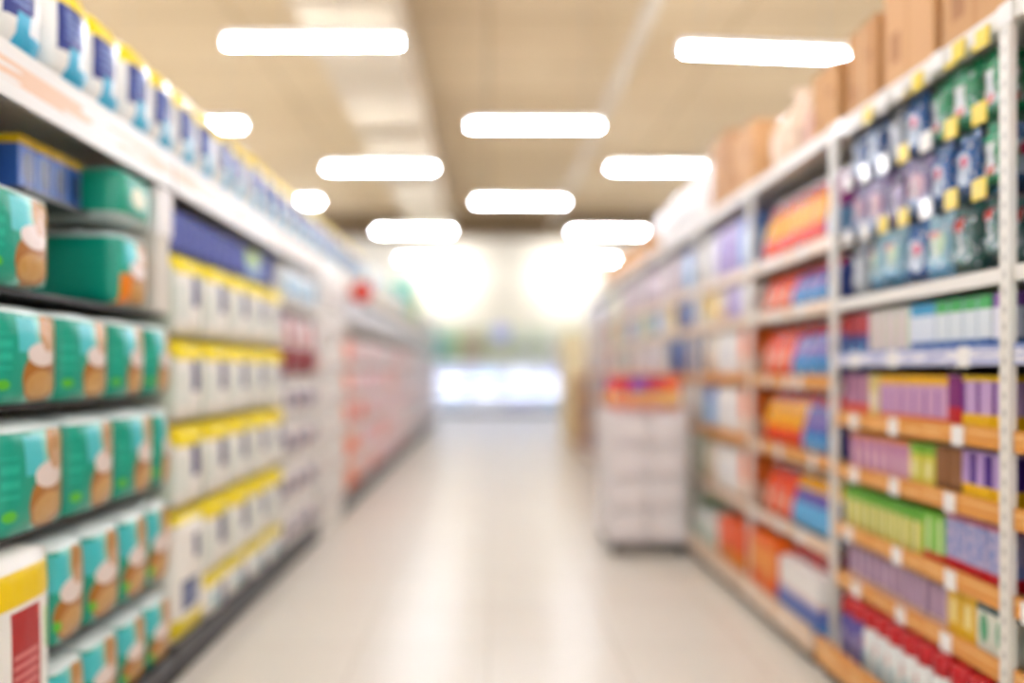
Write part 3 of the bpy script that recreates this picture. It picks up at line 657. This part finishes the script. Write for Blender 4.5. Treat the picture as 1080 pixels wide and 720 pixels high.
BP = bagk('magenta', '9a4a88', [('r', -1, 2, 0, 0.45, '8ab4dc'), ('r', 0.3, 0.6, 0.5, 0.8, 'd8a0b8')], 0.12, 0.15, 0.27)
yb0, yb1 = 3.33, 4.31
shB = [('second shelf up', 0.52, [(3.83, 'light blue bag with yellow top', BL, 0.125), (4.31, 'orange bag', BO, 0.125)]),
       ('third shelf up', 0.90, [(3.75, 'purple and blue bag with red top', BB, 0.125), (4.31, 'orange and yellow bag', BY, 0.125)]),
       ('fourth shelf up', 1.26, [(3.85, 'purple and blue bag with red top', BB, 0.125), (4.31, 'orange bag', BO, 0.125)]),
       ('fifth shelf up', 1.60, [(3.87, 'purple and blue bag with red top', BB, 0.125), (4.31, 'orange bag', BO, 0.125)]),
       ('sixth shelf up', 1.88, [(3.55, 'magenta and blue bag', BP, 0.125), (4.31, 'yellow and orange bag', BY, 0.125)])]
for zn, z, segs in shB: 
    if z > 1.5 and z < 1.7:
        segs = [(a, w2, (p), w3) for a, w2, p, w3 in segs]
    y = yb0; i = 0
    for ye, words_, p, w_ in segs:
        while y+w_ <= ye+0.012:
            sc = (1, 1, 0.84) if abs(z-1.60) < 0.01 else (1, 1, 1.15 if z == 0.9 else (1.2 if z == 1.88 else 1.05))
            right_put(p, 0.15, y+w_/2, z, '%s, %s past second post on %s' % (words_, ORD[i], zn), 'powder bag', 'bags between second and third posts', 0.03, s=sc)
            y += w_+0.004; i += 1
# deck goods along the second to fourth bays
def bigbox(key, w_, d, h, base, regs): return carton('bx_'+key, 'carton', w_, d, h, pm('bx_'+key, base, regs, 0.35))
deck = [(3.34, 0.145, 'blue and violet', 0.11, '7a8cc8', [('r', -1, 2, 0, 0.4, '5aa0d8')], 3, 'white', 'ece8e4', 'dark red', 'a81c2c'),
        (3.82, 0.18, 'orange', 0.30, 'f08030', [('e', 0.5, 0.6, 0.3, 0.3, 'f4b860')], 3, None, None, None, None),
        (4.38, 0.19, 'coral and orange', 0.27, 'f07a50', [('r', -1, 2, 0, 0.4, 'f0a040')], 2, None, None, None, None),
        (4.78, 0.17, 'white and green', 0.22, 'dfe2dc', [('r', 0.2, 0.6, 0.2, 0.6, '8fb8a0')], 3, None, None, None, None)]
for y0_, w_, nme, h, base, rg, n, n2, c2, n3, c3 in deck:
    for k in range(n):
        yy = y0_+w_/2+k*(w_+0.006)
        if yy-w_/2 < 4.37 and yy+w_/2 > 4.31 : continue
        right_put(bigbox(nme.replace(' ', ''), w_, 0.3, h, base, rg), 0.3, yy, 0.12, '%s box, %s of its kind along the bottom deck beyond the second post' % (nme, ORD[k]), 'carton', 'boxes on the bottom deck', -0.05)
        if n2:
            right_put(bigbox('wh', w_, 0.28, 0.15, c2, [('r', -1, 2, 0, 0.2, 'd8c0c0')]), 0.28, yy, 0.232, 'white box lying on the blue-violet boxes, %s along' % ORD[k], 'carton', 'white boxes on the bottom deck', -0.045)
            right_put(bigbox('dr', w_, 0.22, 0.095, c3, [('r', 0.1, 0.5, 0.2, 0.8, '8a1020')]), 0.22, yy, 0.384, 'dark red box atop the white boxes, %s along' % ORD[k], 'carton', 'red boxes on the bottom deck', 0.03)

# third bay and beyond
PAL = {
 'white': ('efece8', [('r', 0.2, 0.8, 0.3, 0.7, 'd9d8dc')]), 'cream': ('e8dccb', [('r', 0.1, 0.9, 0.1, 0.4, 'd8b898')]),
 'lilac': ('b9a8d4', [('r', 0.2, 0.7, 0.2, 0.7, '8a70b8')]), 'sky-blue': ('9cbfe4', [('r', 0, 1, 0.7, 1, '6f8fc8')]),
 'orange': ('ee8a4a', [('r', 0, 1, 0, 0.4, 'e8c8b0')]), 'grey': ('bdb6b4', [('r', 0.1, 0.9, 0.3, 0.6, '948c92')]),
 'yellow': ('ecca5a', [('r', 0, 1, 0, 0.4, 'efe4c0')]), 'navy': ('2c4f8c', [('r', 0, 1, 0.7, 1, '4c78b4')]),
 'green': ('a8c490', [('r', 0.2, 0.8, 0.2, 0.7, 'e0e6d0')]), 'mauve': ('a88c9c', [('r', 0.2, 0.8, 0.2, 0.8, 'cbb4bc')]), 'brown': ('a87c58', [('r', 0, 1, 0.6, 1, '8a6040')])}
palP = {k: soft_pack('pal'+k, 'household_pack', 0.215, 0.22, 0.25, pm('pal_'+k, v[0], v[1], 0.35, bump=0.1), None, 0.1, 0.02) for k, v in PAL.items()}
palC = {k: bottle('palb'+k, 'bottle', 0.1, 0.08, 0.25, MC['pal_'+k], mat('cap_'+k, v[1][0][5], 0.4)) for k, v in PAL.items()}
zlist = [0.12, 0.52, 0.90, 1.26, 1.60, 1.88]
zn = ['bottom deck', 'second shelf up', 'third shelf up', 'fourth shelf up', 'fifth shelf up', 'sixth shelf up']
for bi in range(3, len(posts)-1):
    for si, z in enumerate(zlist):
        if bi == 3 and si == 0: continue
        n = 4
        for k in range(n):
            rnd = random.random()
            if bi == 3:
                choice = {5: ['sky-blue', 'lilac', 'lilac', 'white'], 4: ['white', 'lilac', 'cream', 'yellow'], 3: ['orange', 'white', 'white', 'cream'], 2: ['orange', 'white', 'white', 'sky-blue'], 1: ['orange', 'white', 'white', 'cream']}[si][k]
            elif bi == 4: choice = random.choice({5: ['grey', 'sky-blue', 'mauve'], 4: ['navy', 'white', 'yellow'], 3: ['navy', 'navy', 'grey'], 2: ['white', 'cream']}.get(si, ['cream', 'white', 'green']))
            else: choice = random.choice(['white', 'grey', 'sky-blue', 'mauve', 'cream', 'grey', 'green', 'white', 'orange'] if bi < 8 else ['grey', 'mauve', 'white', 'brown' if si < 3 else 'sky-blue'])
            p = palP[choice]; sz = (1, 1, 0.9 if si == 4 else (1.35 if si == 5 else 1.15))
            yy = posts[bi]+0.165+k*0.24
            right_put(p, 0.22, yy, z, '%s pack, %s past the %s post on the %s' % (choice, ORD[k], ORD[bi-1], zn[si]), 'household pack', 'packs beyond the third post', 0.03, s=sz)

# on top of the racking
card = [pm('cardboard_%d' % i, c, [('r', 0.47, 0.53, -.01, 1.01, t_), ('l', 0.12, 0.38, 0.55, 0.7, '9c7048', 30), ('r', 0.65, 0.85, 0.2, 0.4, 'a87c54')], 0.7, bump=0.05) for i, (c, t_) in enumerate([('c59c70', 'b98d60'), ('cfa67c', 'c49a6c'), ('bd9266', 'd9c0a0')])]
def cardbox(y0, y1, h, i, label, d=0.42, x=0.05):
    t = empty('cardboard_box', (RF+x+d/2, (y0+y1)/2, 2.351)); tag(t, label, 'cardboard box', 'cardboard boxes on top of the racking')
    wv = y1-y0-0.012
    boxobj('body', (-d/2, d/2, -wv/2, wv/2, 0, h), card[i], t, bev=0.006)
    bm = bmesh.new()
    for s in (-1, 1):
        add_box(bm, -d/2, d/2, min(s*0.003, s*wv/2), max(s*0.003, s*wv/2), h+0.001, h+0.006)
    obj('flap', bm, card[i], t)
    boxobj('packing_tape', (-d/2-0.001, d/2+0.001, -0.025, 0.025, h+0.006, h+0.0075), mat('tape', 'c8a878', 0.25), t)
cardbox(1.75, 2.2, 0.55, 1, 'tan cardboard box on the racking before the first post')
cardbox(2.22, 2.58, 0.5, 0, 'tall tan cardboard box on the racking just past the first post')
cardbox(2.62, 2.96, 0.56, 1, 'tall tan cardboard box on the racking, midway between first and second posts')
cardbox(3.0, 3.26, 0.36, 2, 'brown cardboard box on the racking touching the second post')
cardbox(3.34, 3.62, 0.32, 0, 'low tan cardboard box on the racking just past the second post')
cardbox(4.4, 4.8, 0.40, 1, 'pale tan cardboard box on the racking past the third post')
cardbox(4.84, 5.25, 0.48, 2, 'upright brown cardboard box on the racking beside the white sack')
cardbox(7.0, 7.28, 0.25, 0, 'cardboard box on the racking past the sixth post')
cardbox(7.3, 7.8, 0.3, 2, 'dark tan cardboard box on the racking past the seventh post')
cardbox(8.4, 8.9, 0.28, 1, 'cardboard box on the racking past the eighth post')
cardbox(9.4, 10.1, 0.3, 0, 'long cardboard box on the racking past the ninth post')
def sack(y, w_, d, h, m, label, x=0.3, name='plastic_sack', z=2.358, neck=True):
    bm = bmesh.new(); bmesh.ops.create_icosphere(bm, subdivisions=4, radius=1)
    rnd = random.Random(int(y*100))
    ph = [rnd.random()*6 for _ in range(6)]
    for v in bm.verts:
        p = v.co.copy(); u = math.atan2(p.y, p.x)
        k = 1+0.06*math.sin(3*u+ph[0]+2*p.z)+0.04*math.sin(7*u+ph[1])*(0.4+abs(p.z))+0.03*math.sin(5*p.z+ph[2])
        zz = p.z
        q = Vector((p.x*k*d/2, p.y*k*w_/2, zz))
        if zz > 0.3: f_ = 1-0.55*(zz-0.3)/0.7; q.x *= f_; q.y *= f_
        q.z = (max(zz, -0.72)+0.72)/1.72*h
        v.co = q
    t = empty(name, (RF+x, y, z)); tag(t, label, 'sack')
    obj('sack_body', bm, m, t, smooth=True)
    if neck:
        bm = bmesh.new(); add_lathe(bm, [(0.03, h*0.93), (0.02, h*0.99), (0.05, h*1.1), (0.06, h*1.14)], n=12, sx=1.0, sy=0.6)
        obj('tied_neck', bm, m, t, smooth=True)
wsm = mat('white_poly', 'f4f2f2', 0.3, noise=0.04, bump=0.3)
sack(5.6, 0.32, 0.4, 0.52, wsm, 'tall white plastic sack standing on the racking between cardboard boxes', x=0.2)
sack(6.4, 1.1, 0.46, 0.46, wsm, 'wide white plastic sack slumped on the racking beyond the tall sack', x=0.2, neck=False)
sack(4.12, 0.28, 0.34, 0.40, mat('peach_poly', 'eed5bb', 0.35, noise=0.05), 'cream sack on the racking just before the third post', x=0.22)
sack(3.78, 0.22, 0.3, 0.42, mat('pink_poly', 'd8a8a0', 0.35, noise=0.05), 'pinkish sack on the racking between cardboard box and cream sack', x=0.25)

# ---------------------------------------------------------------- wire display cage in the aisle
t = empty('wire_cage', (1.125, 5.6, 0)); tag(t, 'white wire display cage standing in the aisle beside the racking', 'display cage')
hx, hy, zt = 0.265, 0.29, 1.02
wm = mat('wire_white', 'f2eeec', 0.35, noise=0.02)
for sx, sy in ((-1, -1), (1, -1), (-1, 1), (1, 1)):
    bm = bmesh.new(); add_tube(bm, (sx*hx, sy*hy, 0.08), (sx*hx, sy*hy, zt), 0.011, 10); obj('corner_post', bm, wm, t)
    bm = bmesh.new(); add_tube(bm, (sx*(hx-0.03)-0.012, sy*(hy-0.03), 0.04), (sx*(hx-0.03)+0.012, sy*(hy-0.03), 0.04), 0.04, 14)
    add_box(bm, sx*(hx-0.03)-0.02, sx*(hx-0.03)+0.02, sy*(hy-0.03)-0.012, sy*(hy-0.03)+0.012, 0.05, 0.085); obj('caster', bm, dark, t)
for ax, s in (('x', -1), ('x', 1), ('y', -1), ('y', 1)):
    bm = bmesh.new()
    H_ = hy if ax == 'x' else hx
    n = 11
    for k in range(n+1):
        a = -H_+2*H_*k/n
        p0, p1 = ((s*hx, a, 0.1), (s*hx, a, zt)) if ax == 'x' else ((a, s*hy, 0.1), (a, s*hy, zt))
        add_tube(bm, p0, p1, 0.0035, 6)
    for k in range(9):
        z = 0.1+k*(zt-0.1)/8
        p0, p1 = ((s*hx, -H_, z), (s*hx, H_, z)) if ax == 'x' else ((-H_, s*hy, z), (H_, s*hy, z))
        add_tube(bm, p0, p1, 0.005 if k % 4 else 0.008, 6)
    obj('wire_side', bm, wm, t)
boxobj('base_tray', (-hx, hx, -hy, hy, 0.085, 0.1), mat('tray_dark', '55504c', 0.5), t)
cagp = soft_pack('cagepack', 'tissue_pack', 0.272, 0.25, 0.212, pm('cage_print', 'f4ecea', [('e', 0.5, 0.5, 0.3, 0.3, 'f2cfcb'), ('r', -1, 2, 0, 0.12, 'e0cfcc')], 0.35, bump=0.2), None, 0.03, 0.012)
for r_ in range(4):
    for i in range(2):
        for j in range(2):
            place(cagp, (1.125-0.128+i*0.256, 5.6-0.14+j*0.28, 0.101+r_*0.224), PI/2*0, 'white and pink pack in the wire cage, %s layer up, %s %s' % (ORD[r_], ['front', 'rear'][j], ['aisle side', 'rack side'][i]), 'tissue pack', 'packs inside the wire cage')
cgc = [('red', 'c42a3c', 'e8803a'), ('violet', '7f3f98', 'e8a03a'), ('crimson', 'b81c4a', 'f0b24a'), ('orange', 'e8703a', 'f4d060')]
for i in range(4):
    for j in range(4):
        n_, c1, c2 = cgc[(i+j*3) % 4]
        p = pouch('cg'+n_, 'snack_bag', 0.118, 0.12, 0.26, pm('cg_'+n_, c2, [('r', -1, 2, 0.6, 1.01, c1), ('r', -1, 2, 0, 0.24, 'd87a70'), ('e', 0.5, 0.42, 0.3, 0.14, 'ead0b0')], 0.22, bump=0.3), mat('cgt_'+n_, c1, 0.3))
        place(p, (1.125-0.183+i*0.122, 5.6-0.2+j*0.133, 0.995), -PI/2, '%s bag atop the wire cage, %s across in row %s' % (n_, ORD[i], ['one', 'two', 'three', 'four'][j]), 'bag', 'bags atop the wire cage')

# ---------------------------------------------------------------- past the end of the right racking
for i in range(4):
    for j in range(2):
        t = boxobj('cardboard_box', (-0.22, 0.22, -0.3, 0.3, 0, 0.3), card[(i+j) % 3], bev=0.006)
        t.location = (1.66, 12.05+j*0.64, 0.001+i*0.303); t.rotation_euler[2] = random.uniform(-.04, .04)
        tag(t, 'brown cardboard box in the stack past the racking, %s up in the %s pile' % (ORD[i], ['near', 'far']['01'.index(str(j))]), 'cardboard box', 'floor stacks past the racking')
t = empty('end_display', (1.8, 14.6, 0)); tag(t, 'yellow-sided display stand beyond the cardboard stacks at the aisle end', 'display stand')
boxobj('side_panel', (-0.4, 0.4, -0.02, 0.0, 0, 2.0), mat('yellow_panel', 'd9c79c', 0.5), t); boxobj('back_panel', (0.38, 0.4, 0.002, 1.0, 0, 2.0), wall_m, t)
for z in (0.1, 0.55, 1.0, 1.45): boxobj('shelf', (-0.38, 0.37, 0.002, 1.0, z-0.02, z), white, t)
for r_, z in enumerate((0.1, 0.55, 1.0, 1.45)):
    for k in range(3):
        c = ['yellow', 'white', 'grey', 'sky-blue'][(r_+k) % 4]
        place(palP[c], (1.8-0.25, 14.6+0.2+k*0.3, z+0.001), PI, '%s pack on the yellow-sided stand, %s shelf, %s along' % (c, ORD[r_], ORD[k]), 'household pack', 'packs on the yellow-sided stand', (1.2, 1.2, 1.3))

# ---------------------------------------------------------------- chilled cases along the back wall
YC = 22.2
fr_m = mat('case_white', 'eef0f6', 0.35, noise=0.01); lit = mat('case_light', 'ffffff', 0.4, emit='e6ecff', es=12.0, noise=0)
gl = bpy.data.materials.new('door_glass'); gl.use_nodes = True
g_ = gl.node_tree.nodes['Principled BSDF']; g_.inputs['Roughness'].default_value = 0.03; g_.inputs['Alpha'].default_value = 0.12; g_.inputs['Base Color'].default_value = (0.9, 0.95, 1, 1)
xs = [-2.55, -1.55, -0.55, 0.45, 1.45, 2.45]
for i, x in enumerate(xs):
    t = empty('chilled_case', (x+0.5, YC, 0)); tag(t, 'bright white chilled display case by the back wall, %s across' % ORD[i], 'chilled case', 'chilled cases by the back wall')
    boxobj('kick_plate', (-0.49, 0.49, 0.03, 0.06, 0, 0.12), mat('case_kick', '5a5648', 0.5), t)
    bm = bmesh.new()
    add_box(bm, -0.495, 0.495, 0.03, 0.75, 0.12, 0.22); add_box(bm, -0.495, 0.495, 0.0, 0.75, 1.42, 1.52); add_box(bm, -0.495, 0.495, 0.7, 0.75, 0.22, 1.42)
    add_box(bm, -0.495, -0.465, 0.03, 0.7, 0.22, 1.42); add_box(bm, 0.465, 0.495, 0.03, 0.7, 0.22, 1.42)
    obj('cabinet', bm, fr_m, t)
    for z in (0.62, 1.02): boxobj('shelf', (-0.46, 0.46, 0.15, 0.69, z-0.02, z), fr_m, t)
    for z in (0.585, 0.985, 1.405): boxobj('light_strip', (-0.44, 0.44, 0.10, 0.13, z-0.005, z+0.012), lit, t)
    bm = bmesh.new(); add_box(bm, -0.46, 0.46, 0.0, 0.025, 0.22, 0.26); add_box(bm, -0.46, 0.46, 0.0, 0.025, 1.38, 1.42); add_box(bm, -0.46, -0.43, 0, 0.025, 0.26, 1.38); add_box(bm, 0.43, 0.46, 0, 0.025, 0.26, 1.38)
    dr = obj('door', bm, fr_m, t)
    boxobj('glass', (-0.43, 0.43, 0.01, 0.016, 0.26, 1.38), gl, dr)
    bm = bmesh.new(); add_tube(bm, (0.40, -0.03, 0.6), (0.40, -0.03, 1.1), 0.01, 8); add_tube(bm, (0.40, -0.03, 0.62), (0.40, 0.0, 0.62), 0.006, 6); add_tube(bm, (0.40, -0.03, 1.08), (0.40, 0.0, 1.08), 0.006, 6); obj('handle', bm, steel, dr)
    for r_, z in enumerate((0.221, 0.621, 1.021)):
        for k in range(5):
            c = ['fv', 'fb', 'fw'][(i+r_) % 3]
            base = {'fv': 'd4d6f0', 'fb': 'cfe2f4', 'fw': 'f2f4f8'}[c]
            p = carton('frid'+c, 'milk_carton', 0.13, 0.13, 0.28, pm('frid_'+c, base, [('r', 0, 1, 0.3, 0.5, {'fv': 'b4b8e8', 'fb': 'a8c8ec', 'fw': 'd8e0f0'}[c])], 0.35))
            place(p, (x+0.5-0.34+k*0.17, YC+0.26, z), -PI/2, 'pale chilled carton in the %s case, %s shelf up, %s along' % (ORD[i], ORD[r_], ORD[k]), 'milk carton', 'cartons in the chilled cases')
# wall shelf above the cases with produce boxes
t = empty('wall_shelf', (0.5, YC+0.75, 0)); tag(t, 'long pale shelf unit on the wall above the chilled cases', 'wall shelf')
boxobj('back_panel', (-3.0, 3.0, 0.95, 1.0, 0.02, 2.65), mat('pale_green_panel', 'dfe8cf', 0.5), t)
for z in (1.56, 2.08): 
    s = boxobj('shelf', (-3.0, 3.0, 0.3, 0.95, z-0.03, z), white, t); boxobj('price_rail', (-3.0, 3.0, 0.285, 0.299, z-0.05, z+0.02), mat('pale_rail', 'e8ead8', 0.4), s)
for s in (-2.98, 0, 2.98): boxobj('upright', (s-0.02, s+0.02, 0.90, 0.949, 0.02, 2.65), white, t)
ucol = [('teal', '4fa8a8'), ('teal', '58b0b0'), ('green', '9cc47c'), ('tan', 'b8a484'), ('tan', 'c4b090'), ('pale green', 'd4e4b8'), ('cream', 'ece8d0'), ('pale green', 'd8e8c0'), ('white', 'f0f2ec'), ('pale green', 'dcebc8'), ('white', 'f0f0e8'), ('dark', '3c4a30'), ('yellow', 'e0c060'), ('white', 'eeeee4')]
for r_, z in enumerate((1.561, 2.081)):
    for k, (n_, c) in enumerate(ucol):
        if r_ == 1 and n_ in ('dark',): n_, c = 'cream', 'ece8d0'
        p = carton('wsb_'+c, 'storage_box', 0.34, 0.4, 0.40, pm('wsb_'+c, c, [('r', 0.1, 0.9, 0.6, 0.8, 'e8ecd8')], 0.5))
        place(p, (-1.75+k*0.36, YC+1.3, z), -PI/2, '%s box on the wall shelf, %s across on the %s tier' % (n_, ORD[k], ['lower', 'upper'][r_]), 'storage box', 'boxes on the wall shelf')
t = empty('round_sign', (0.36, 21.8, 2.36)); tag(t, 'round periwinkle sign hanging before the back wall', 'sign')
bm = bmesh.new(); add_tube(bm, (0, -0.015, 0), (0, 0.015, 0), 0.28, 32); obj('disc', bm, mat('periwinkle', 'b9bff0', 0.4, noise=0.02), t)
for s in (-1, 1):
    bm = bmesh.new(); add_tube(bm, (s*0.15, 0, 0.23), (s*0.15, 0, 5.45-2.36), 0.004, 6); obj('hanging_wire', bm, MC['galvanised'], t)
